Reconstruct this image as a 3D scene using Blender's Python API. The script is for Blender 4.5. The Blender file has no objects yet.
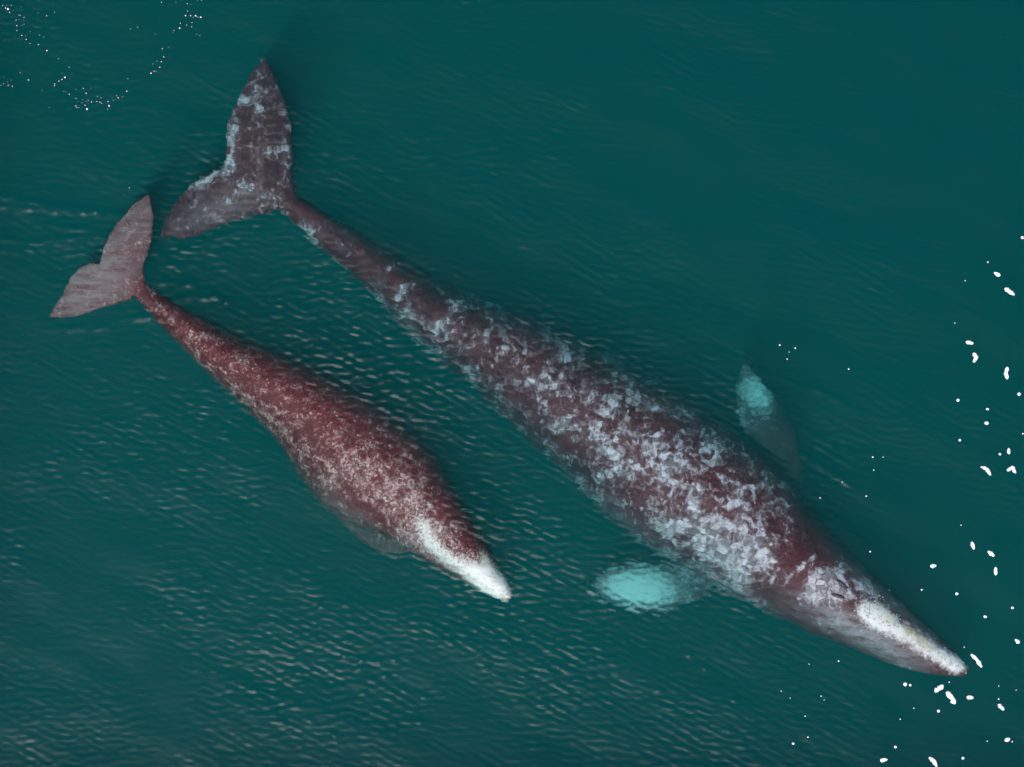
import bpy, bmesh, math, random
import numpy as np
from mathutils import Vector

random.seed(7)
rng = np.random.default_rng(11)
sc = bpy.context.scene
COL = sc.collection

# ---------------------------------------------------------------- camera
W, H = 1024, 767
S = 0.0155            # metres per pixel on the water surface
HC = 55.0             # height of the drone above the water
cam = bpy.data.cameras.new('drone_camera')
cam_o = bpy.data.objects.new('drone_camera', cam); COL.objects.link(cam_o)
cam_o.location = (0, 0, HC)
cam_o.rotation_euler = (0, 0, 0)
cam.sensor_width = 36.0
cam.lens = 36.0 * HC / (W * S)
cam.clip_end = 5000
cam.clip_start = 0.1
sc.camera = cam_o

# ---------------------------------------------------------------- sky + sun
SUN_EL, SUN_AZ = math.radians(65), math.radians(203)   # azimuth clockwise from +Y
wd = bpy.data.worlds.new('World'); sc.world = wd; wd.use_nodes = True
wn = wd.node_tree; wn.nodes.clear()
sky = wn.nodes.new('ShaderNodeTexSky'); sky.sky_type = 'NISHITA'; sky.sun_disc = False
sky.sun_elevation = SUN_EL; sky.sun_rotation = SUN_AZ
sky.air_density = 1.0; sky.dust_density = 1.5
bg = wn.nodes.new('ShaderNodeBackground'); bg.inputs['Strength'].default_value = 0.13
wo = wn.nodes.new('ShaderNodeOutputWorld')
wn.links.new(sky.outputs[0], bg.inputs['Color']); wn.links.new(bg.outputs[0], wo.inputs['Surface'])
sun = bpy.data.lights.new('sun', 'SUN'); sun.energy = 4.0; sun.angle = math.radians(0.6)
sun.color = (1.0, 0.945, 0.94)
sun_o = bpy.data.objects.new('sun', sun); COL.objects.link(sun_o)
sdir = Vector((math.sin(SUN_AZ) * math.cos(SUN_EL), math.cos(SUN_AZ) * math.cos(SUN_EL), math.sin(SUN_EL)))
sun_o.rotation_euler = sdir.to_track_quat('Z', 'Y').to_euler()
sun_o.location = (0, 0, 60)

sc.view_settings.view_transform = 'Standard'
sc.view_settings.look = 'None'
sc.view_settings.gamma = 1.0
sc.view_settings.exposure = 0.52
sc.cycles.use_denoising = True
sc.cycles.max_bounces = 5
sc.cycles.diffuse_bounces = 1
sc.cycles.use_adaptive_sampling = True
sc.cycles.adaptive_threshold = 0.016
sc.cycles.caustics_reflective = False
sc.cycles.volume_bounces = 0
sc.cycles.transparent_max_bounces = 16
sc.cycles.sample_clamp_indirect = 4.0

# ---------------------------------------------------------------- helpers
def P(px, py, z=0.0):
    """photo pixel + known height z -> world point (camera straight above the origin)"""
    k = S * (HC - z) / HC
    return ((px - W / 2) * k, (H / 2 - py) * k, z)

def to_px(x, y, z):
    k = S * (HC - z) / HC
    return x / k + W / 2, H / 2 - y / k

def interp(table, n):
    """smooth (Catmull-Rom, chord length) resampling of a table of rows"""
    A = np.array(table, float)
    d = np.r_[0, np.cumsum(np.hypot(*(A[1:, :2] - A[:-1, :2]).T))]
    t = np.linspace(0, d[-1], n)
    out = np.zeros((n, A.shape[1]))
    m = np.gradient(A, d, axis=0)
    # monotone-ish tangents
    for c in range(A.shape[1]):
        s = np.diff(A[:, c]) / np.diff(d)
        for i in range(1, len(d) - 1):
            if c >= 2 and s[i - 1] * s[i] <= 0:
                m[i, c] = 0
    idx = np.clip(np.searchsorted(d, t, 'right') - 1, 0, len(d) - 2)
    h = (d[idx + 1] - d[idx])[:, None]; u = ((t - d[idx])[:, None]) / h
    out = ((2*u**3 - 3*u**2 + 1) * A[idx] + (u**3 - 2*u**2 + u) * h * m[idx]
           + (-2*u**3 + 3*u**2) * A[idx + 1] + (u**3 - u**2) * h * m[idx + 1])
    return out

def loft(rings, verts, faces):
    """append a closed loft of equal-length rings"""
    base = len(verts); n = len(rings[0])
    for r in rings: verts.extend([tuple(p) for p in r])
    for i in range(len(rings) - 1):
        for j in range(n):
            a = base + i*n + j; b = base + i*n + (j+1) % n
            faces.append((a, b, b + n, a + n))
    c0 = len(verts); verts.append(tuple(np.mean(rings[0], axis=0)))
    c1 = len(verts); verts.append(tuple(np.mean(rings[-1], axis=0)))
    e = base + (len(rings)-1)*n
    for j in range(n):
        faces.append((c0, base + (j+1) % n, base + j))
        faces.append((c1, e + j, e + (j+1) % n))

def link(name, me, parent=None, mat=None):
    o = bpy.data.objects.new(name, me); COL.objects.link(o)
    if parent: o.parent = parent
    if mat: me.materials.clear(); me.materials.append(mat)
    return o

def mesh_from(name, verts, faces, smooth=True):
    me = bpy.data.meshes.new(name); me.from_pydata(verts, [], faces); me.update()
    bm = bmesh.new(); bm.from_mesh(me); bmesh.ops.recalc_face_normals(bm, faces=bm.faces); bm.to_mesh(me); bm.free()
    if smooth: me.polygons.foreach_set('use_smooth', [True] * len(me.polygons))
    return me

class NT:
    """small node-building helper"""
    def __init__(s, name):
        s.m = bpy.data.materials.new(name); s.m.use_nodes = True
        s.t = s.m.node_tree; s.t.nodes.clear()
        s.out = s.t.nodes.new('ShaderNodeOutputMaterial')
    def n(s, typ, ins=None, **kw):
        nd = s.t.nodes.new(typ)
        for k, v in kw.items(): setattr(nd, k, v)
        for k, v in (ins or {}).items():
            sk = nd.inputs[k]
            if isinstance(v, bpy.types.NodeSocket): s.t.links.new(v, sk)
            else: sk.default_value = v
        return nd
    def math(s, op, a, b=None, clamp=False):
        nd = s.n('ShaderNodeMath', {0: a} if b is None else {0: a, 1: b}, operation=op); nd.use_clamp = clamp
        return nd.outputs[0]
    def mix(s, f, a, b):
        nd = s.t.nodes.new('ShaderNodeMix'); nd.data_type = 'RGBA'
        for k, v in ((0, f), (6, a), (7, b)):
            if isinstance(v, bpy.types.NodeSocket): s.t.links.new(v, nd.inputs[k])
            else: nd.inputs[k].default_value = v if k == 0 else (*v, 1)
        return nd.outputs[2]
    def ramp(s, f, lo, hi):
        nd = s.n('ShaderNodeMapRange', {0: f, 1: lo, 2: hi}, interpolation_type='SMOOTHSTEP'); return nd.outputs[0]
    def noise(s, vec, scale, detail=3, rough=0.55, dist=0.0):
        return s.n('ShaderNodeTexNoise', {'Vector': vec, 'Scale': scale, 'Detail': detail, 'Roughness': rough, 'Distortion': dist}).outputs[0]
    def attr(s, name):
        return s.n('ShaderNodeAttribute', attribute_name=name).outputs['Fac']

# ---------------------------------------------------------------- the sea: one closed body of water with a rippled top
def water_material():
    N = NT('sea_water'); n = N.n
    geo = n('ShaderNodeNewGeometry')
    pos = geo.outputs['Position']
    fine = N.noise(pos, 30.0, 4, 0.65)
    bump = n('ShaderNodeBump', {'Height': fine, 'Strength': 0.40, 'Distance': 0.005}).outputs[0]
    # refraction sees the wave slopes a little exaggerated (low index, steep normal)
    rn = n('ShaderNodeVectorMath', {0: geo.outputs['Normal'], 1: (10.0, 10.0, 1.0)}, operation='MULTIPLY').outputs[0]
    rn = n('ShaderNodeVectorMath', {0: rn}, operation='NORMALIZE').outputs[0]
    tr = n('ShaderNodeBsdfTransparent', {'Color': (1, 1, 1, 1)}).outputs[0]
    rf = n('ShaderNodeBsdfRefraction', {'Color': (1, 1, 1, 1), 'Roughness': 0.0, 'IOR': 1.12, 'Normal': rn}).outputs[0]
    body = n('ShaderNodeMixShader', {0: 0.6, 1: tr, 2: rf}).outputs[0]
    g1 = n('ShaderNodeBsdfGlossy', {'Color': (1, 1, 1, 1), 'Roughness': 0.285, 'Normal': bump}).outputs[0]
    g2 = n('ShaderNodeBsdfGlossy', {'Color': (1, 1, 1, 1), 'Roughness': 0.13, 'Normal': bump}).outputs[0]
    gl = n('ShaderNodeMixShader', {0: 0.05, 1: g1, 2: g2}).outputs[0]
    fr = n('ShaderNodeFresnel', {'IOR': 1.34, 'Normal': bump}).outputs[0]
    fr = N.math('MULTIPLY', fr, 0.105)
    sh = n('ShaderNodeMixShader', {0: fr, 1: body, 2: gl}).outputs[0]
    N.t.links.new(sh, N.out.inputs['Surface'])
    # green-blue scattering, red swallowed within a metre
    vs = n('ShaderNodeVolumeScatter', {'Color': (0.0, 0.97, 1.0, 1), 'Density': 0.175, 'Anisotropy': 0.0}).outputs[0]
    va = n('ShaderNodeVolumeAbsorption', {'Color': (0.0, 0.837, 0.822, 1), 'Density': 0.78}).outputs[0]
    ad = n('ShaderNodeAddShader', {0: vs, 1: va}).outputs[0]
    N.t.links.new(ad, N.out.inputs['Volume'])
    return N.m

def blob(px, py, cx, cy, rx, ry, ang=0.0):
    c, s = math.cos(math.radians(ang)), math.sin(math.radians(ang))
    dx, dy = px - cx, py - cy
    u = (dx*c + dy*s) / rx; v = (-dx*s + dy*c) / ry
    return np.exp(-(u*u + v*v))

def build_water():
    step = 0.0165
    x = np.arange(-8.8, 8.8, step); y = np.arange(-6.8, 6.8, step)
    X, Y = np.meshgrid(x, y)
    PX, PY = X / S + W/2, H/2 - Y / S
    # ripples: many short directional waves, crests roughly across the photo
    def band(n, lmin, lmax, amp_slope, dmean, dspread):
        Z = np.zeros_like(X)
        for i in range(n):
            lam = lmin * (lmax/lmin) ** rng.random()
            th = math.radians(rng.normal(dmean, dspread))
            k = 2*math.pi/lam
            a = amp_slope / k * math.sqrt(2.0/n)
            Z += a * np.sin(k*(X*math.cos(th) + Y*math.sin(th)) + rng.random()*6.283)
        return Z
    fineA = band(40, 0.085, 0.15, 0.078, 86, 17)
    fineB = band(24, 0.15, 0.45, 0.030, 75, 45)
    mid = band(14, 0.5, 2.2, 0.020, 60, 60)
    # where the breeze ruffles the surface and where it lies slick
    M = (0.52 + 0.38*blob(PX, PY, 360, 690, 150, 100) - 0.22*blob(PX, PY, 60, 640, 120, 130) + 0.55*blob(PX, PY, 670, 670, 120, 110)
         + 0.60*blob(PX, PY, 400, 350, 150, 90, 35) + 0.35*blob(PX, PY, 830, 420, 110, 70, 30)
         + 0.40*blob(PX, PY, 520, 560, 140, 120) + 0.10*blob(PX, PY, 120, 540, 150, 90) + 0.35*blob(PX, PY, 350, 460, 150, 60, 40)
         + 0.35*blob(PX, PY, 200, 260, 90, 50) - 0.40*blob(PX, PY, 940, 640, 110, 190)
         - 0.08*blob(PX, PY, 900, 150, 250, 200) + 0.40*blob(PX, PY, 225, 150, 60, 70) - 0.3*blob(PX, PY, 880, 600, 70, 50, 35)
         + 0.50*blob(PX, PY, 560, 415, 240, 80, 38) + 0.25*blob(PX, PY, 320, 430, 160, 60, 42))
    patch = band(10, 1.2, 4.0, 1.0, 60, 60); patch = patch / patch.std()
    M = np.clip(M * (1 + 0.32*np.clip(patch, -1.6, 1.6)), 0.12, 1.5)
    Z = M * (fineA + fineB) + mid
    # wake lines trailing from the calf's fluke and tail stock
    def wake(pts, wid, amp):
        nonlocal Z
        A = np.array(pts, float); t = np.linspace(0, len(A)-1, 160)
        cx = np.interp(t, range(len(A)), A[:, 0]); cy = np.interp(t, range(len(A)), A[:, 1])
        x0, x1, y0, y1 = cx.min()-25, cx.max()+25, cy.min()-25, cy.max()+25
        m = (PX > x0) & (PX < x1) & (PY > y0) & (PY < y1)
        px, py = PX[m], PY[m]
        D = np.full(px.shape, 1e9); E = np.zeros_like(D)
        for i in range(len(t)):
            d = np.hypot(px-cx[i], py-cy[i]); q = d < D
            D[q] = d[q]; E[q] = math.sin(math.pi*min(max(i/(len(t)-1), 0.03), 0.97))
        Z[m] += amp * E * (0.65 + 0.25*np.sin(px*0.21 + py*0.13) + 0.2*np.sin(px*0.47)) * 0.8 * np.exp(-(D/(wid*1.5))**2)
    for pts, w_, a_ in (([(-60,186),(0,196),(40,204),(90,211),(150,218)], 3.0, .024), ([(-60,196),(0,206),(50,211),(100,216)], 2.6, .014),
                        ([(-60,238),(0,239),(30,243),(70,239),(110,236)], 3.0, .020), ([(40,222),(70,228),(90,230),(116,242)], 2.5, .016),
                        ([(-40,252),(10,250),(60,250)], 2.6, .012),
                        ([(158,303),(190,297),(215,296),(228,307)], 2.5, .020),
                        ([(105,321),(160,316),(185,308)], 2.5, .016), ([(40,330),(80,328),(120,326)], 2.5, .013),
                        ([(155,262),(180,268),(205,262)], 2.5, .016), ([(175,252),(215,240),(262,222)], 2.6, .016),
                        ([(150,280),(185,285),(200,282)], 2.4, .015), ([(270,225),(300,216),(330,235)], 2.4, .012),
                        ([(420,556),(470,588),(505,610)], 2.6, .013), ([(580,560),(590,590),(625,618)], 2.6, .012),
                        ([(300,262),(340,258),(380,270)], 2.4, .011), ([(780,440),(830,470),(870,500)], 2.4, .012), ([(790,380),(830,395),(870,420)], 2.4, .010)):
        wake(pts, w_, a_)
    # single steep wavelets that catch the sun
    for gx, gy in ((300,673),(348,640),(345,655),(362,660),(379,661),(395,659),(386,675),(360,668),(504,613),(364,693),(297,706),(348,602),(321,606),(424,697),(487,669),
                   (452,643),(96,211),(128,238),(163,305),(162,319),(215,296),(226,302),(207,290),(310,720),(335,735),(282,722),(404,690),(420,722),(372,712),(256,690),
                   (728,466),(262,57),(400,262),(545,705),(690,655),(705,668),(625,640),(660,690),(735,700)):
        m = (abs(PX-gx) < 12) & (abs(PY-gy) < 12)
        Z[m] += 0.011*np.exp(-((PX[m]-gx)/3.6)**2 - ((PY[m]-gy)/2.3)**2)
    ny, nx = X.shape
    e = np.minimum(np.minimum(np.arange(nx)[None, :], nx-1-np.arange(nx)[None, :]), np.minimum(np.arange(ny)[:, None], ny-1-np.arange(ny)[:, None]))
    Z *= np.clip(e/30.0, 0, 1)
    V = np.stack([X, Y, Z], -1).reshape(-1, 3)
    I = np.arange(nx*ny).reshape(ny, nx)
    Q = np.stack([I[:-1, :-1], I[:-1, 1:], I[1:, 1:], I[1:, :-1]], -1).reshape(-1, 4)
    # skirt out to the horizon and the walls and floor of the closed body
    B = 1500.0; D = -60.0
    nv = len(V)
    ex = np.array([(-B,-B,0),(B,-B,0),(B,B,0),(-B,B,0),(-B,-B,D),(B,-B,D),(B,B,D),(-B,B,D)], float)
    V = np.vstack([V, ex])
    lo, hi = list(I[0]), list(I[-1]); le, ri = list(I[:, 0]), list(I[:, -1])
    o = [nv+i for i in range(8)]
    polys = [[o[0], o[1]] + lo[::-1], [o[2], o[3]] + hi, [o[1], o[2]] + ri[::-1], [o[3], o[0]] + le,
             [o[7], o[6], o[5], o[4]], [o[0], o[4], o[5], o[1]], [o[1], o[5], o[6], o[2]], [o[2], o[6], o[7], o[3]], [o[3], o[7], o[4], o[0]]]
    me = bpy.data.meshes.new('sea')
    loops = np.concatenate([Q.ravel(), np.concatenate([np.array(p) for p in polys])]).astype(np.int32)
    tot = np.concatenate([np.full(len(Q), 4), np.array([len(p) for p in polys])]).astype(np.int32)
    st = np.concatenate([[0], np.cumsum(tot)[:-1]]).astype(np.int32)
    me.vertices.add(len(V)); me.vertices.foreach_set('co', V.astype(np.float32).ravel())
    me.loops.add(len(loops)); me.loops.foreach_set('vertex_index', loops)
    me.polygons.add(len(tot)); me.polygons.foreach_set('loop_start', st)
    me.polygons.foreach_set('loop_total', tot)
    sm = np.zeros(len(tot), bool); sm[:len(Q)] = True
    me.update(calc_edges=True); me.validate()
    me.polygons.foreach_set('use_smooth', sm)
    ob = link('water', me, None, water_material())
    ob['kind'] = 'structure'
    return Z, x, y
build_water()

# ---------------------------------------------------------------- whales
def whale_skin(name, dark, mid, pale, white, cream, wash, cell, seed, fine):
    N = NT(name); n = N.n
    pos = n('ShaderNodeNewGeometry').outputs['Position']
    off = n('ShaderNodeVectorMath', {0: pos, 1: (seed, seed*2, 0)}, operation='ADD').outputs[0]
    # warp so that blotches get ragged outlines
    wv = n('ShaderNodeTexNoise', {'Vector': off, 'Scale': 1.3*cell, 'Detail': 3.0}).outputs['Color']
    wv = n('ShaderNodeVectorMath', {0: wv, 1: (0.5, 0.5, 0.5)}, operation='SUBTRACT').outputs[0]
    wv = n('ShaderNodeVectorMath', {0: wv, 'Scale': 0.55/cell}, operation='SCALE').outputs[0]
    wp = n('ShaderNodeVectorMath', {0: off, 1: wv}, operation='ADD').outputs[0]
    n1 = N.noise(wp, cell, 5, 0.62)
    n2 = N.noise(wp, cell*4.2, 5, 0.70)
    vor = n('ShaderNodeTexVoronoi', {'Vector': wp, 'Scale': cell*4.0, 'Randomness': 1.0}, feature='F1')
    vd = vor.outputs['Distance']; vc = n('ShaderNodeSeparateColor', {0: vor.outputs['Color']}).outputs[0]
    vedge = n('ShaderNodeTexVoronoi', {'Vector': wp, 'Scale': cell*4.0}, feature='DISTANCE_TO_EDGE').outputs['Distance']
    den = N.attr('pale'); wh = N.attr('white'); cr = N.attr('cream')
    x1 = N.math('MULTIPLY', N.math('SUBTRACT', n1, 0.5), 2.1)
    x2 = N.math('MULTIPLY', N.math('SUBTRACT', n2, 0.5), 1.5)
    x3 = N.math('MULTIPLY', N.math('SUBTRACT', vc, 0.5), 0.22)
    field = N.math('ADD', N.math('ADD', x1, x2), N.math('ADD', x3, 0.5))
    d = N.math('SUBTRACT', field, N.math('SUBTRACT', 1.0, den))
    m_pale = N.ramp(d, -0.16, 0.36)
    m_mid = N.ramp(d, -0.40, 0.05)
    crack = N.ramp(vedge, 0.0, 0.12)
    m_pale = N.math('MULTIPLY', m_pale, N.math('ADD', 0.68, N.math('MULTIPLY', crack, 0.32)))
    n3 = N.noise(off, fine, 3, 0.7)
    sp = N.ramp(n3, 0.58, 0.76)
    n4 = N.noise(off, 1.1, 3, 0.6)
    base = N.mix(N.ramp(N.math('ADD', N.math('MULTIPLY', n4, 0.5), N.math('MULTIPLY', n3, 0.5)), 0.35, 0.65), tuple(c*0.7 for c in dark), tuple(c*1.7 for c in dark))
    c = N.mix(N.math('MULTIPLY', m_mid, 0.48), base, mid)
    c = N.mix(N.math('MULTIPLY', sp, N.math('ADD', 0.10, N.math('MULTIPLY', den, 0.35))), c, pale)
    palev = N.mix(N.ramp(N.math('ADD', N.math('MULTIPLY', n2, 0.7), N.math('MULTIPLY', vc, 0.3)), 0.38, 0.68), tuple(v*0.45 for v in pale), tuple(v*1.45 for v in pale))
    palev = N.mix(N.math('MULTIPLY', N.ramp(n3, 0.45, 0.7), 0.4), palev, mid)
    c = N.mix(m_pale, c, palev)
    # soft grey or tan wash with streaks
    ws = N.attr('wash')
    st = N.noise(n('ShaderNodeMapping', {'Vector': off, 'Rotation': (0, 0, 0.59), 'Scale': (0.35, 1.3, 1.0)}).outputs[0], 7.0, 6, 0.72)
    c = N.mix(N.math('MULTIPLY', ws, N.ramp(st, 0.25, 0.66)), c, wash)
    # white callus of the rostrum, and the pale flippers with their painted fade
    wf = N.math('ADD', N.math('MULTIPLY', wh, 1.2), N.math('MULTIPLY', N.math('SUBTRACT', n2, 0.5), 1.5))
    m_wh = N.ramp(wf, 0.20, 0.98)
    whc = N.mix(N.math('MULTIPLY', cr, N.ramp(n1, 0.35, 0.6)), white, cream)
    whc = N.mix(N.math('MULTIPLY', N.ramp(n3, 0.5, 0.72), 0.35), whc, tuple(v*0.5 for v in white))
    c = N.mix(m_wh, c, whc)
    bmpn = N.math('ADD', N.math('MULTIPLY', n3, 0.5), N.math('MULTIPLY', N.math('ADD', m_pale, m_wh), 0.6))
    bump = n('ShaderNodeBump', {'Height': bmpn, 'Strength': 0.5, 'Distance': 0.03}).outputs[0]
    b = n('ShaderNodeBsdfPrincipled', {'Base Color': c, 'Roughness': 0.55, 'Specular IOR Level': 0.15, 'Normal': bump})
    N.t.links.new(b.outputs[0], N.out.inputs['Surface'])
    return N.m

def plain(name, col, rough=0.6):
    N = NT(name)
    pos = N.n('ShaderNodeNewGeometry').outputs['Position']
    nz = N.noise(pos, 30, 3)
    b = N.n('ShaderNodeBsdfPrincipled', {'Base Color': N.mix(nz, tuple(v*0.75 for v in col), col), 'Roughness': rough})
    N.t.links.new(b.outputs[0], N.out.inputs['Surface'])
    return N.m

def body_rings(stations, n=150, m=56, head=None, knuck=None):
    """stations: px, py, half width px, dorsal z, half height / half width, top narrowing"""
    A = interp(stations, n)
    rings = []
    pts = np.array([P(a[0], a[1], a[3] - abs(a[2])*S*a[4]) for a in A])
    tan = np.gradient(pts[:, :2], axis=0); tan /= np.linalg.norm(tan, axis=1)[:, None]
    for i, a in enumerate(A):
        w = max(a[2], 0.6) * S; h = w * a[4]; zc = a[3] - h
        side = np.array([-tan[i, 1], tan[i, 0]])
        f = i/(n-1)
        r = []
        for j in range(m):
            th = 2*math.pi*j/m
            s, c = math.sin(th), math.cos(th)
            q = 1 - a[5]*max(c, 0)**0.8
            g = 1.0
            if head and f > head[0]:
                k = min((f-head[0])/0.03, 1)*min((1-f)/0.02, 1)
                for sg in (-1, 1):
                    dth = ((th if th <= math.pi else th-2*math.pi) - sg*head[1])
                    g -= 0.06*k*math.exp(-(dth/0.09)**2)     # line of the mouth
            x = w*s*q*g; z = h*c*g
            if knuck and knuck[0] < f < knuck[1]:
                z += knuck[2]*max(c, 0)**8*(0.5+0.5*math.sin((f-knuck[0])/(knuck[1]-knuck[0])*2*math.pi*knuck[3]))
            r.append((pts[i, 0] + side[0]*x, pts[i, 1] + side[1]*x, zc + z))
        rings.append(r)
    return rings

def fin_rings(lead, trail, zf, th0, n=36, m=24, tip_th=0.25, bulge=0.0, rag=0.9):
    """a fluke lobe or flipper between a leading and a trailing edge (photo pixels), zf(s) its height"""
    L = interp([(a, b) for a, b in lead], n); T = interp([(a, b) for a, b in trail], n)
    rings = []
    for i in range(n):
        s = i/(n-1); z = zf(s)
        w1, w2 = (rag*math.sin(i*0.9 + lead[0][0])*min(1, (1-s)*3), rag*(math.sin(i*1.3 + trail[0][1]) + 0.7*math.sin(i*2.3))*min(1, (1-s)*3))
        cdir = (T[i]-L[i])/(np.linalg.norm(T[i]-L[i]) + 1e-6)
        l = np.array(P(*(L[i] - cdir*w1*0.6), z)); t = np.array(P(*(T[i] + cdir*w2), z))
        th = th0*(1 - (1-tip_th)*s)
        r = []
        for j in range(m):
            a = 2*math.pi*j/m
            u = 0.5 - 0.5*math.cos(a)
            yv = math.copysign(abs(math.sin(a))**0.8, math.sin(a)) * th*(1 - 0.45*u)
            p = l + (t-l)*u
            r.append((p[0], p[1], z + yv + bulge*math.sin(math.pi*u)))
        rings.append(r)
    return rings

def fuse(name, parts, voxel):
    verts, faces = [], []
    for r in parts: loft(r, verts, faces)
    me = mesh_from(name + '_raw', verts, faces)
    o = bpy.data.objects.new('tmp', me); COL.objects.link(o)
    md = o.modifiers.new('r', 'REMESH'); md.mode = 'VOXEL'; md.voxel_size = voxel; md.use_smooth_shade = True
    m2 = o.modifiers.new('s', 'SMOOTH'); m2.factor = 0.5; m2.iterations = 4
    dg = bpy.context.evaluated_depsgraph_get()
    res = bpy.data.meshes.new_from_object(o.evaluated_get(dg))
    bpy.data.objects.remove(o); bpy.data.meshes.remove(me)
    res.name = name
    return res

def paint(me, name, base, blobs, fn=None):
    n = len(me.vertices); co = np.empty(n*3, np.float32); me.vertices.foreach_get('co', co); co = co.reshape(-1, 3)
    px, py = to_px(co[:, 0], co[:, 1], co[:, 2])
    v = np.full(n, base, float)
    for cx, cy, rx, ry, ang, s in blobs: v += s*blob(px, py, cx, cy, rx, ry, ang)
    if fn is not None: v = fn(v, px, py, co)
    a = me.attributes.new(name, 'FLOAT', 'POINT'); a.data.foreach_set('value', np.clip(v, 0, 1).astype(np.float32))
    return v, co

def seg_blobs(p0, p1, r, s, n=6):
    (x0, y0), (x1, y1) = p0, p1
    ang = math.degrees(math.atan2(y1-y0, x1-x0)); L = math.hypot(x1-x0, y1-y0)/n
    return [(x0+(x1-x0)*(i+.5)/n, y0+(y1-y0)*(i+.5)/n, L*0.75, r, ang, s) for i in range(n)]

def add_lumps(name, me, score, count, rmin, rmax, parent, mat, seed):
    """encrusting barnacles as small craters seated on the skin"""
    r_ = np.random.default_rng(seed)
    n = len(me.vertices)
    co = np.empty(n*3, np.float32); me.vertices.foreach_get('co', co); co = co.reshape(-1, 3)
    no = np.empty(n*3, np.float32); me.vertices.foreach_get('normal', no) if False else None
    no = np.array([v.normal[:] for v in me.vertices])
    p = np.clip(score, 0, None)**2 * (no[:, 2] > 0.25); p = p/p.sum()
    verts, faces = [], []
    for i in r_.choice(n, count, replace=False, p=p):
        c = Vector(co[i]); nn = Vector(no[i]); t = nn.orthogonal().normalized(); b = nn.cross(t)
        r = rmin + (rmax-rmin)*r_.random()**2; k = len(verts); ph = r_.random()*6
        for rr, hh in ((1.0, -0.25), (0.62, 0.55), (0.30, 0.25)):
            for j in range(6):
                a = ph + j*math.pi/3
                w = r*rr*(0.85+0.3*r_.random())
                verts.append(tuple(c + (t*math.cos(a) + b*math.sin(a))*w + nn*(hh*r)))
        for q in (0, 6):
            for j in range(6):
                faces.append((k+q+j, k+q+(j+1) % 6, k+q+6+(j+1) % 6, k+q+6+j))
        faces.append(tuple(k+12+j for j in range(6)))
    o = link(name, mesh_from(name, verts, faces, False), parent, mat)
    o['kind'] = 'stuff'
    return o

def ellipsoid(name, c, axes, parent, mat, dirx):
    bm = bmesh.new(); bmesh.ops.create_uvsphere(bm, u_segments=14, v_segments=8, radius=1)
    d = Vector((dirx[0], dirx[1], 0)).normalized(); s = Vector((-d.y, d.x, 0))
    for v in bm.verts:
        q = v.co.copy(); v.co = Vector(c) + d*q.x*axes[0] + s*q.y*axes[1] + Vector((0, 0, 1))*q.z*axes[2]
    me = bpy.data.meshes.new(name); bm.to_mesh(me); bm.free()
    me.polygons.foreach_set('use_smooth', [True]*len(me.polygons))
    return link(name, me, parent, mat)

def top_z(me, px, py, r=3.0):
    n = len(me.vertices); co = np.empty(n*3, np.float32); me.vertices.foreach_get('co', co); co = co.reshape(-1, 3)
    x, y = to_px(co[:, 0], co[:, 1], co[:, 2])
    q = np.hypot(x-px, y-py) < r
    return float(co[q, 2].max())

eye_mat = plain('wet_eye', (0.02, 0.015, 0.015), 0.2)
slit_mat = plain('blowhole_dark', (0.03, 0.012, 0.014), 0.4)
barn_mat = plain('barnacle_shell', (0.55, 0.56, 0.50), 0.8)

# ---- adult whale
# px, py, half width px, dorsal height, half height / half width, narrowing of the top
adult_stations = [
    (262, 190, 8, -0.27, 0.9, 0.0), (287, 203, 10.5, -0.27, 1.3, 0.0), (333, 237, 17, -0.36, 1.45, 0.0),
    (380, 270, 24, -0.40, 1.45, 0.1), (422, 304, 31, -0.36, 1.38, 0.1), (468, 333, 40, -0.31, 1.25, 0.08),
    (517, 362, 50, -0.24, 1.14, 0.06), (568, 398, 60, -0.21, 1.04, 0.05), (616, 432, 68, -0.18, 0.97, 0.03),
    (650, 459, 73, -0.16, 0.92, 0.0), (682, 483, 75, -0.14, 0.90, 0.0), (731, 516, 70, -0.12, 0.90, 0.0),
    (766, 547, 61, -0.11, 0.92, 0.0), (798, 571, 52, -0.09, 0.95, 0.05), (840, 600, 43, -0.06, 0.98, 0.12),
    (874, 621, 35, -0.06, 1.0, 0.20), (914, 646, 25.5, -0.06, 1.05, 0.24), (948, 663, 14.5, -0.07, 1.1, 0.18),
    (967, 672, 5, -0.13, 1.0, 0.1)]
fz = lambda s: -0.40 - 0.10*s*s
adult_parts = [body_rings(adult_stations, 170, 60, head=(0.80, 1.55), knuck=(0.10, 0.36, 0.05, 9)),
    fin_rings([(300, 206), (294, 180), (292, 150), (289, 115), (278, 82), (266, 57)],
              [(222, 176), (226, 152), (226, 128), (237, 100), (248, 77), (261, 58)], fz, 0.15, tip_th=0.15, bulge=0.03, rag=0.6),
    fin_rings([(300, 202), (272, 212), (245, 218), (215, 228), (188, 239), (162, 237)],
              [(224, 166), (212, 172), (195, 181), (180, 196), (167, 214), (159, 233)], fz, 0.15, tip_th=0.15, bulge=0.03, rag=0.6),
    # flippers, deep and swept back
    fin_rings([(722, 572), (706, 594), (678, 608), (645, 613), (615, 606), (592, 590)],
              [(716, 560), (692, 566), (660, 564), (630, 563), (605, 570), (590, 582)], lambda s: -1.25 + 0.13*s, 0.13, bulge=0.02),
    fin_rings([(796, 512), (802, 476), (797, 443), (785, 413), (768, 388), (748, 362)],
              [(760, 492), (752, 458), (742, 430), (736, 405), (735, 384), (742, 361)], lambda s: -1.15 - 0.25*s, 0.13, bulge=0.02)]
adult_me = fuse('adult_body', adult_parts, 0.026)
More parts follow.
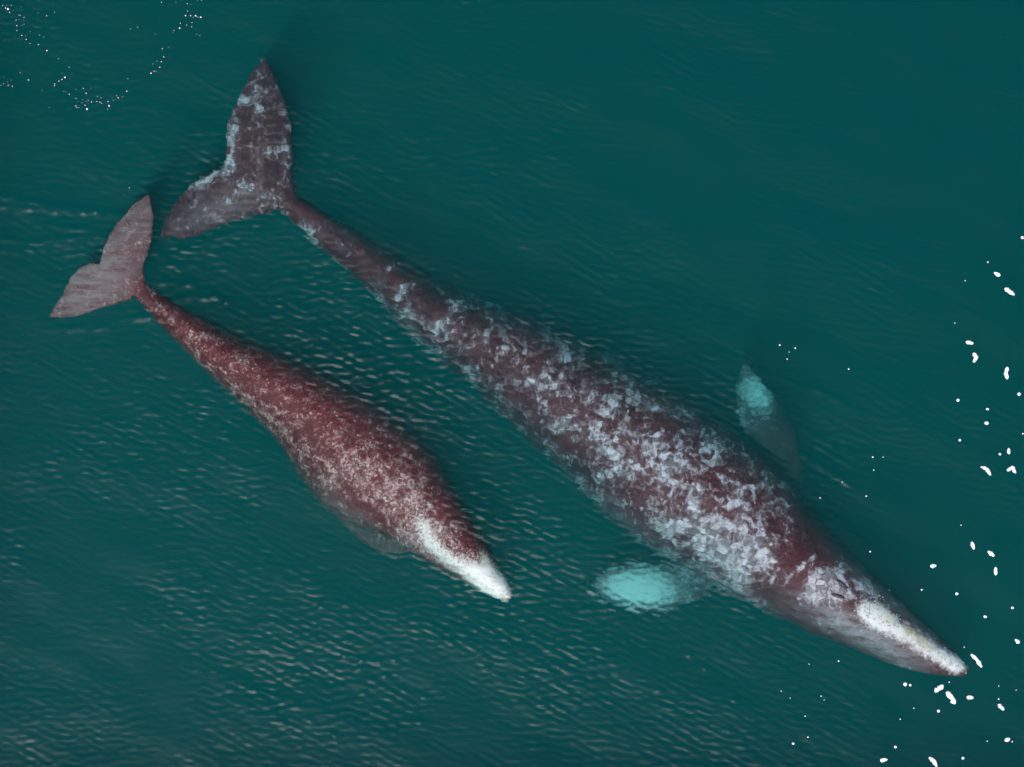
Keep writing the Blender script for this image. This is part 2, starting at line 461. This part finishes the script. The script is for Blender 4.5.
pale_adult = (seg_blobs((440, 300), (800, 562), 70, 0.15, 9) + seg_blobs((580, 420), (790, 584), 44, 0.10, 6)
    + [(700, 535, 70, 30, 35, 0.20), (745, 558, 46, 30, 30, 0.26), (690, 480, 34, 18, 38, 0.08), (650, 430, 50, 16, 38, 0.10),
       (455, 322, 26, 10, 40, 0.08), (505, 350, 22, 12, 40, 0.08), (470, 330, 60, 40, 38, -0.08), (530, 372, 30, 12, 40, 0.1), (420, 300, 30, 8, 40, 0.12),
       (835, 572, 14, 10, 30, 0.25), (850, 592, 18, 8, 30, 0.35), (862, 585, 22, 7, 40, 0.3), (825, 600, 30, 10, 30, 0.35), (845, 560, 16, 8, 45, 0.35), (880, 600, 30, 6, 40, 0.3),
       (812, 562, 16, 14, 20, 0.40), (815, 582, 26, 13, 40, 0.35), (832, 580, 14, 8, 30, 0.2),
       (796, 556, 34, 9, 125, -0.70), (812, 532, 26, 15, 55, -0.6), (775, 602, 20, 14, 30, -0.35), (845, 566, 22, 10, 45, -0.4),
       (720, 425, 80, 14, 42, -0.10),
       (232, 140, 8, 36, 8, 0.42), (240, 105, 6, 20, 15, 0.25), (203, 178, 24, 7, -32, 0.55), (236, 182, 26, 9, 30, 0.30),
       (286, 150, 6, 40, 0, 0.22), (280, 80, 7, 25, 10, 0.22), (225, 205, 34, 14, -25, 0.14), (262, 130, 14, 45, 0, 0.05),
       (640, 586, 40, 20, 5, 0.4), (755, 392, 18, 24, 65, 0.4), (795, 452, 24, 34, -30, -0.5)]
    + seg_blobs((842, 536), (778, 606), 8, -0.55, 5) + [(817, 568, 15, 13, 0, 0.55), (826, 584, 20, 10, 30, 0.35), (810, 590, 16, 10, 30, 0.35)]
    + seg_blobs((283, 214), (445, 372), 8, 0.26, 7))
pale_v, _ = paint(adult_me, 'pale', 0.20, pale_adult)
white_adult = seg_blobs((862, 609), (964, 669), 10.5, 0.56, 7) + [(874, 612, 20, 14, 33, 0.35), (876, 617, 20, 10, 33, 0.25),
    (640, 587, 44, 22, 5, 0.78), (634, 590, 24, 12, 5, 0.28), (757, 394, 15, 24, -25, 0.62), (955, 664, 10, 8, 30, 0.3)]  # flippers: pale skin, its fading rim paints in the water haze
white_v, _ = paint(adult_me, 'white', 0.0, white_adult)
paint(adult_me, 'cream', 0.0, [(897, 622, 26, 7, 32, 0.9), (925, 645, 16, 5, 35, 0.6)])
paint(adult_me, 'wash', 0.0, [(835, 618, 45, 13, 28, 0.75), (890, 650, 50, 12, 26, 0.9), (880, 592, 44, 9, 42, 0.5), (930, 634, 34, 9, 42, 0.55), (225, 205, 40, 16, -25, 0.25),
    (640, 586, 46, 24, 5, 0.5), (754, 388, 18, 24, -25, 0.5), (610, 520, 70, 12, 38, 0.35), (740, 600, 60, 12, 28, 0.4)])  # flipper greys fade outward too, as painted water haze
adult_skin = whale_skin('adult_whale_skin', (0.040, 0.0075, 0.0105), (0.105, 0.042, 0.050), (0.375, 0.36, 0.37), (0.76, 0.74, 0.69), (0.74, 0.56, 0.30), (0.24, 0.24, 0.245), 2.7, 3.0, 26.0)
adult = bpy.data.objects.new('gray_whale', None); COL.objects.link(adult)
adult['label'] = 'large adult whale with pale blotched dark back and white snout, right of the calf'
adult['category'] = 'whale'; adult['group'] = 'whale mother and calf'
link('body', adult_me, adult, adult_skin)
hd = (0.84, -0.55)
for sx, sy, ex, ey in ((842, 584, .84, -.72), (838, 596, .95, -.28)):
    z = top_z(adult_me, sx, sy)
    ellipsoid('blowhole', P(sx, sy, z), (0.115, 0.028, 0.022), adult, slit_mat, (ex, ey))
for sx, sy in ((838, 548), (800, 612)):
    c = np.array(P(sx, sy, -0.66)); ellipsoid('eye', c, (0.06, 0.06, 0.05), adult, eye_mat, hd)
sc_v = np.clip(white_v, 0, 1)*1.0 + 0.35*np.clip(pale_v-0.25, 0, 1)
_, co_ = pale_v, None
cz = np.array([v.co.z for v in adult_me.vertices])
add_lumps('barnacle_crust', adult_me, sc_v*(cz > -0.8), 300, 0.008, 0.020, adult, barn_mat, 5)

# ---- calf
calf_stations = [
    (122, 274, 6, -0.14, 0.9, 0.0), (147, 296, 10, -0.14, 1.2, 0.0), (166, 312, 13, -0.12, 1.4, 0.0), (192, 331, 18, -0.08, 1.4, 0.05),
    (220, 352, 24, -0.07, 1.3, 0.1), (268, 383, 34, -0.06, 1.12, 0.08), (308, 412, 45, -0.05, 1.0, 0.05),
    (338, 439, 54, -0.045, 0.94, 0.03), (366, 465, 58, -0.045, 0.90, 0.0), (396, 487, 53, -0.05, 0.90, 0.0), (428, 518, 39, -0.05, 0.94, 0.0),
    (448, 538, 32, -0.05, 0.98, 0.06), (468, 557, 25, -0.045, 1.05, 0.16), (490, 580, 16, -0.045, 1.1, 0.2),
    (503, 591, 10, -0.06, 1.1, 0.15), (511, 598, 4.5, -0.10, 1.0, 0.1)]
cz_f = lambda s: -0.22 - 0.05*s*s
calf_parts = [body_rings(calf_stations, 130, 52, head=(0.80, 1.55), knuck=(0.10, 0.36, 0.03, 9)),
    fin_rings([(158, 296), (146, 282), (144, 268), (150, 247), (154, 222), (151, 196)],
              [(100, 272), (100, 258), (105, 243), (116, 224), (131, 206), (147, 193)], cz_f, 0.085, tip_th=0.15, bulge=0.02, rag=0.4),
    fin_rings([(158, 294), (142, 294), (126, 302), (104, 308), (78, 316), (50, 319)],
              [(102, 264), (88, 263), (76, 270), (67, 283), (59, 298), (48, 315)], cz_f, 0.085, tip_th=0.15, bulge=0.02, rag=0.4),
    fin_rings([(422, 548), (400, 554), (380, 552), (360, 540), (342, 522), (328, 506)],
              [(388, 520), (374, 522), (360, 520), (348, 513), (337, 506), (327, 502)], lambda s: -0.85 - 0.05*s, 0.08),
    fin_rings([(452, 496), (446, 474), (436, 456), (424, 440), (410, 426), (396, 416)],
              [(420, 486), (414, 470), (408, 454), (402, 440), (397, 428), (392, 418)], lambda s: -0.85 - 0.35*s, 0.08)]
calf_me = fuse('calf_body', calf_parts, 0.021)
pale_calf = (seg_blobs((190, 340), (350, 500), 14, 0.12, 6) + seg_blobs((330, 440), (460, 550), 20, 0.20, 5)
    + [(405, 500, 30, 20, 40, 0.2), (440, 540, 30, 14, 45, 0.2), (415, 535, 30, 12, 35, 0.25),
       (462, 512, 30, 12, 58, -0.35), (330, 385, 90, 16, 34, -0.18), (425, 440, 30, 18, 50, -0.12)])
cp_v, _ = paint(calf_me, 'pale', 0.26, pale_calf)
white_calf = [(494, 585, 24, 16, 45, 0.9), (472, 572, 28, 13, 42, 0.55), (445, 557, 26, 7, 36, 0.42), (424, 526, 9, 16, -30, 0.62),
              (434, 545, 18, 9, 45, 0.32), (402, 543, 24, 6, 30, 0.3), (486, 560, 4, 15, -28, 0.45), (444, 528, 9, 3, -15, 0.4), (430, 505, 4, 4, 0, 0.5)]
cw_v, _ = paint(calf_me, 'white', 0.0, white_calf)
paint(calf_me, 'cream', 0.0, [(485, 560, 6, 14, -30, 0.8), (440, 530, 14, 6, -15, 0.5)])
paint(calf_me, 'wash', 0.0, [(95, 268, 46, 46, 0, 0.9), (140, 215, 20, 30, 0, 0.45), (70, 300, 30, 20, 0, 0.4), (150, 294, 16, 16, 0, -0.6), (440, 560, 40, 9, 38, 0.5), (350, 515, 40, 10, 40, 0.4)])  # pale fluke blobs put the wet surface sheen into the colour
calf_skin = whale_skin('calf_whale_skin', (0.056, 0.0085, 0.0100), (0.165, 0.056, 0.052), (0.36, 0.26, 0.235), (0.74, 0.74, 0.66), (0.66, 0.58, 0.36), (0.22, 0.185, 0.175), 6.5, 17.0, 34.0)
calf = bpy.data.objects.new('gray_whale', None); COL.objects.link(calf)
calf['label'] = 'small reddish brown whale calf with white snout tip, left of the adult'
calf['category'] = 'whale'; calf['group'] = 'whale mother and calf'
link('body', calf_me, calf, calf_skin)
for sx, sy, ex, ey in ((455, 541, .70, -.80), (449, 547, .85, -.50)):
    ellipsoid('blowhole', P(sx, sy, top_z(calf_me, sx, sy)), (0.06, 0.016, 0.014), calf, slit_mat, (ex, ey))
for sx, sy in ((471, 519), (428, 560)):
    ellipsoid('eye', np.array(P(sx, sy, -0.52)), (0.04, 0.04, 0.035), calf, eye_mat, (0.75, -0.66))
add_lumps('barnacle_crust', calf_me, np.clip(cw_v, 0, 1) + 0.2*np.clip(cp_v-0.3, 0, 1), 130, 0.007, 0.015, calf, barn_mat, 9)

# ---------------------------------------------------------------- floating foam
foam_mat = None
def make_foam_mat():
    N = NT('sea_foam')
    pos = N.n('ShaderNodeNewGeometry').outputs['Position']
    nz = N.noise(pos, 45, 3, 0.6)
    bump = N.n('ShaderNodeBump', {'Height': nz, 'Strength': 0.5, 'Distance': 0.01}).outputs[0]
    b = N.n('ShaderNodeBsdfPrincipled', {'Base Color': N.mix(nz, (0.80, 0.76, 0.80), (0.88, 0.86, 0.88)), 'Roughness': 0.6, 'Normal': bump,
                                         'Subsurface Weight': 0.0})
    N.t.links.new(b.outputs[0], N.out.inputs['Surface'])
    return N.m
foam_mat = make_foam_mat()

def foam(pts, rad, label, group):
    """a clot of foam: lumpy bead along a few photo points (px), lying on the water"""
    A = np.array(pts, float)
    if len(A) == 1: A = np.vstack([A, A + [[rad*0.5, 0.1]]])
    n = max(5, int(3 + 2.2*len(A)))
    t = np.linspace(0, len(A)-1, n)
    cx = np.interp(t, range(len(A)), A[:, 0]); cy = np.interp(t, range(len(A)), A[:, 1])
    c0 = np.array(P(cx.mean(), cy.mean(), 0.0))
    pw = np.array([P(a, b, 0.0) for a, b in zip(cx, cy)]) - c0
    tn = np.gradient(pw[:, :2], axis=0); tn /= np.linalg.norm(tn, axis=1)[:, None] + 1e-9
    verts, faces = [], []
    rings = []; m = 8
    ext = [0.45] + [1.0]*(n-2) + [0.45]
    for i in range(n):
        r = rad*S*ext[i]*(0.75 + 0.5*random.random())
        side = np.array([-tn[i, 1], tn[i, 0]])
        c = pw[i].copy()
        if i == 0: c[:2] -= tn[i]*rad*S*0.7
        if i == n-1: c[:2] += tn[i]*rad*S*0.7
        rr = []
        for j in range(m):
            a = 2*math.pi*j/m; q = r*(0.68 + 0.6*random.random())
            rr.append((c[0] + side[0]*q*math.cos(a), c[1] + side[1]*q*math.cos(a), 0.010 + 0.75*q*math.sin(a)))
        rings.append(rr)
    loft(rings, verts, faces)
    o = link('foam_clot', mesh_from('foam_clot', verts, faces), None, foam_mat)
    o.location = c0
    o['label'] = label; o['category'] = 'foam'; o['group'] = group
    return o

G1 = 'foam clots drifting ahead of the adult whale'
big = [
    ([(995,273),(999,275)], 2.3, 'short white foam clot, topmost larger one near the right edge'),
    ([(1006,289),(1010,292),(1013,294)], 2.6, 'slanted white foam clot just below the topmost clot at right edge'),
    ([(967,342),(972,343)], 2.2, 'oval white foam clot just above the hooked clot'),
    ([(974,361),(976,357),(974,354)], 2.4, 'hooked white foam clot below the oval one, upper right'),
    ([(1007,368),(1006,373),(1007,378)], 2.2, 'upright narrow white foam clot near right edge'),
    ([(1018.5,394)], 2.2, 'small round foam clot right of and below the upright narrow clot'),
    ([(957.5,400)], 1.8, 'small round foam dot, leftmost of the right-hand group at middle height'),
    ([(987,409)], 1.8, 'upper of two small foam dots stacked below the upright clot'),
    ([(985.5,423),(987.5,423)], 1.9, 'lower of two small foam dots stacked below the upright clot'),
    ([(959.5,440)], 1.5, 'lone tiny foam dot left of the two curved clots'),
    ([(1008.7,449),(1008.7,453)], 1.8, 'small upright foam dot above the right curved clot'),
    ([(999.5,454)], 1.6, 'tiny foam dot between the two curved clots'),
    ([(982,467),(987,469),(990,474)], 2.2, 'curved white foam clot, left of the curved pair'),
    ([(1008,470),(1012,467),(1015,472)], 2.1, 'arched white foam clot, right of the curved pair'),
    ([(1022,237.5)], 2.0, 'foam dot cut by the right edge, highest on that edge'),
    ([(972,543),(973.5,548)], 2.4, 'squarish foam clot at upper left of a trio ahead of the whale'),
    ([(989,552),(993,555)], 2.5, 'slanted oval foam clot, middle of the trio ahead of the whale'),
    ([(995.5,568),(995.5,574)], 2.0, 'upright foam clot, lowest of the trio ahead of the whale'),
    ([(931.5,566),(935,565.5)], 2.2, 'oval foam clot off the dark side of the white snout'),
    ([(956.5,593.5)], 1.8, 'small foam dot right of the snout ridge, below the oval clot'),
    ([(1012,607.6)], 1.7, 'small foam dot near right edge level with the snout ridge'),
    ([(984.7,616.5)], 2.0, 'round foam dot up and right of the snout tip'),
    ([(1016,640),(1018.5,642)], 2.2, 'round foam clot near right edge level with the snout tip'),
    ([(972,655),(976.5,659),(981,666)], 2.3, 'long slanted foam streak just off the snout tip'),
    ([(904.6,684)], 2.2, 'larger of a tiny foam pair under the whale chin'),
    ([(909.8,685)], 1.5, 'smaller of a tiny foam pair under the whale chin'),
    ([(936,691),(939,688),(942,686)], 2.7, 'ragged foam clot below the snout tip, left of the biggest clot'),
    ([(948,693),(951,697),(954,702)], 3.3, 'biggest ragged foam clot, just below the snout tip'),
    ([(968,697),(972,697.5)], 2.4, 'oval foam clot right of the biggest clot'),
    ([(999,705),(1003,709)], 2.2, 'slanted foam clot in lower right corner near the edge'),
    ([(938,710.8)], 1.8, 'round foam dot under the ragged clots'),
    ([(1006,740),(1008.5,739)], 2.5, 'round foam clot low at the right edge'),
    ([(895,746.7)], 1.8, 'small foam dot near bottom edge, above the oval clot'),
    ([(881.5,760),(886,759.5)], 2.3, 'oval foam clot at the bottom edge below the whale head'),
    ([(930,758),(934,761),(936,765)], 2.5, 'bent foam clot at the bottom edge right of the oval clot'),
    ([(962.6,758)], 1.8, 'small foam dot at bottom edge right of the bent clot'),
    ([(792.8,743.4)], 1.6, 'lone foam dot in ripples below the adult whale, leftmost at the bottom'),
]
for pts, r, lab in big: foam(pts, r*0.82, lab, G1)
for x_, y_, r in [(987.5,262,1.0),(965,280.6,.8),(872.5,457,1.1),(883,457,.8),(873.6,470,.8),(866,496,1.1),(848.4,369,1.0),(1022.6,433.6,1.0),(954.6,323,.7),
        (921.5,589.6,1.2),(998.5,699,1.1),(998.5,685.8,.8),(1012,741.5,.9),(987,741,.8),(807.7,737,.9),(805,716,.8),(900,719,.8),(913.6,708,.8),(870,551.5,1.1),
        (838.4,661,1.1),(949,682,.8),(960.8,525,.8),(820,497.6,.7),(964,647,.7),(779.5,345,1.1),(795,348,1.0),(787,359,.9),(789,352,.6),(848.5,369,.9),(842,482,.8),(820,498,.7),  # the dots by the upper flipper are sun glints modelled as white specks
        (781,691,.7),(790,698,.7),(821,696,.8),(824,700,.6),(809,664,.7),(1016,690,.6),(930,640,.5),(889,590,.5)]:
    foam([(x_, y_)], r*0.72, 'tiny white speck, one of the foam flecks and modelled sun glints scattered round the adult whale', 'tiny foam specks round the adult whale')
G3 = 'foam bubbles in the trails at the top left'
TL = [(8,15,1),(24,28,2.2),(16,24,1.2),(60,48,1),(76,48,1),(138,48,1.1),(55,75,1),(55,92,1),(66,108,1),(78,115,1),(92,127,1),(115,132,1.1),(141,152,1.2),(196,234,1.7),(188,236,1),(162,262,1),(165,250,.9),
      (182,246,1),(210,284,.9),(228,295,1),(250,265,.9),(258,280,.9),(262,332,2.0),(258,318,1.1),(275,305,1.1),(290,306,1.2),(305,306,1.1),(320,305,1),(328,314,1.6),(356,298,1),(150,325,.8),(85,240,1.1),
      (5,255,.9),(25,257,.9),(40,258,.9),(230,325,.9),(383,270,1),(388,240,.9),(455,222,1.5),(465,215,1.1),(478,198,1.1),(484,186,1.2),(493,172,1.1),(490,148,1.1),(540,85,1.5),(520,95,.9),(560,45,1.5),
      (575,48,1.5),(590,45,1.4),(606,50,1.8),(565,30,1),(560,12,.9),(578,68,.9),(548,72,1),(485,10,.8),(610,5,.9),(392,85,.8),(416,82,.8),(240,322,.8),(300,298,.8),(268,298,.8),(393,562,1.2),(45,60,.8),(35,20,.8),(50,42,.8),(20,260,.7),(12,250,.7)]
TL += [(a + random.gauss(0, 22), b + random.gauss(0, 22), r*0.5) for a, b, r in TL]
for a, b, r in TL:
    a += random.gauss(0, 2.5); b += random.gauss(0, 2.5)
    foam([(a/3.009, b/3.009)], r*(0.30 + 0.18*random.random()), 'tiny white foam bubble in the curved trails beyond the calf fluke, top left', G3)
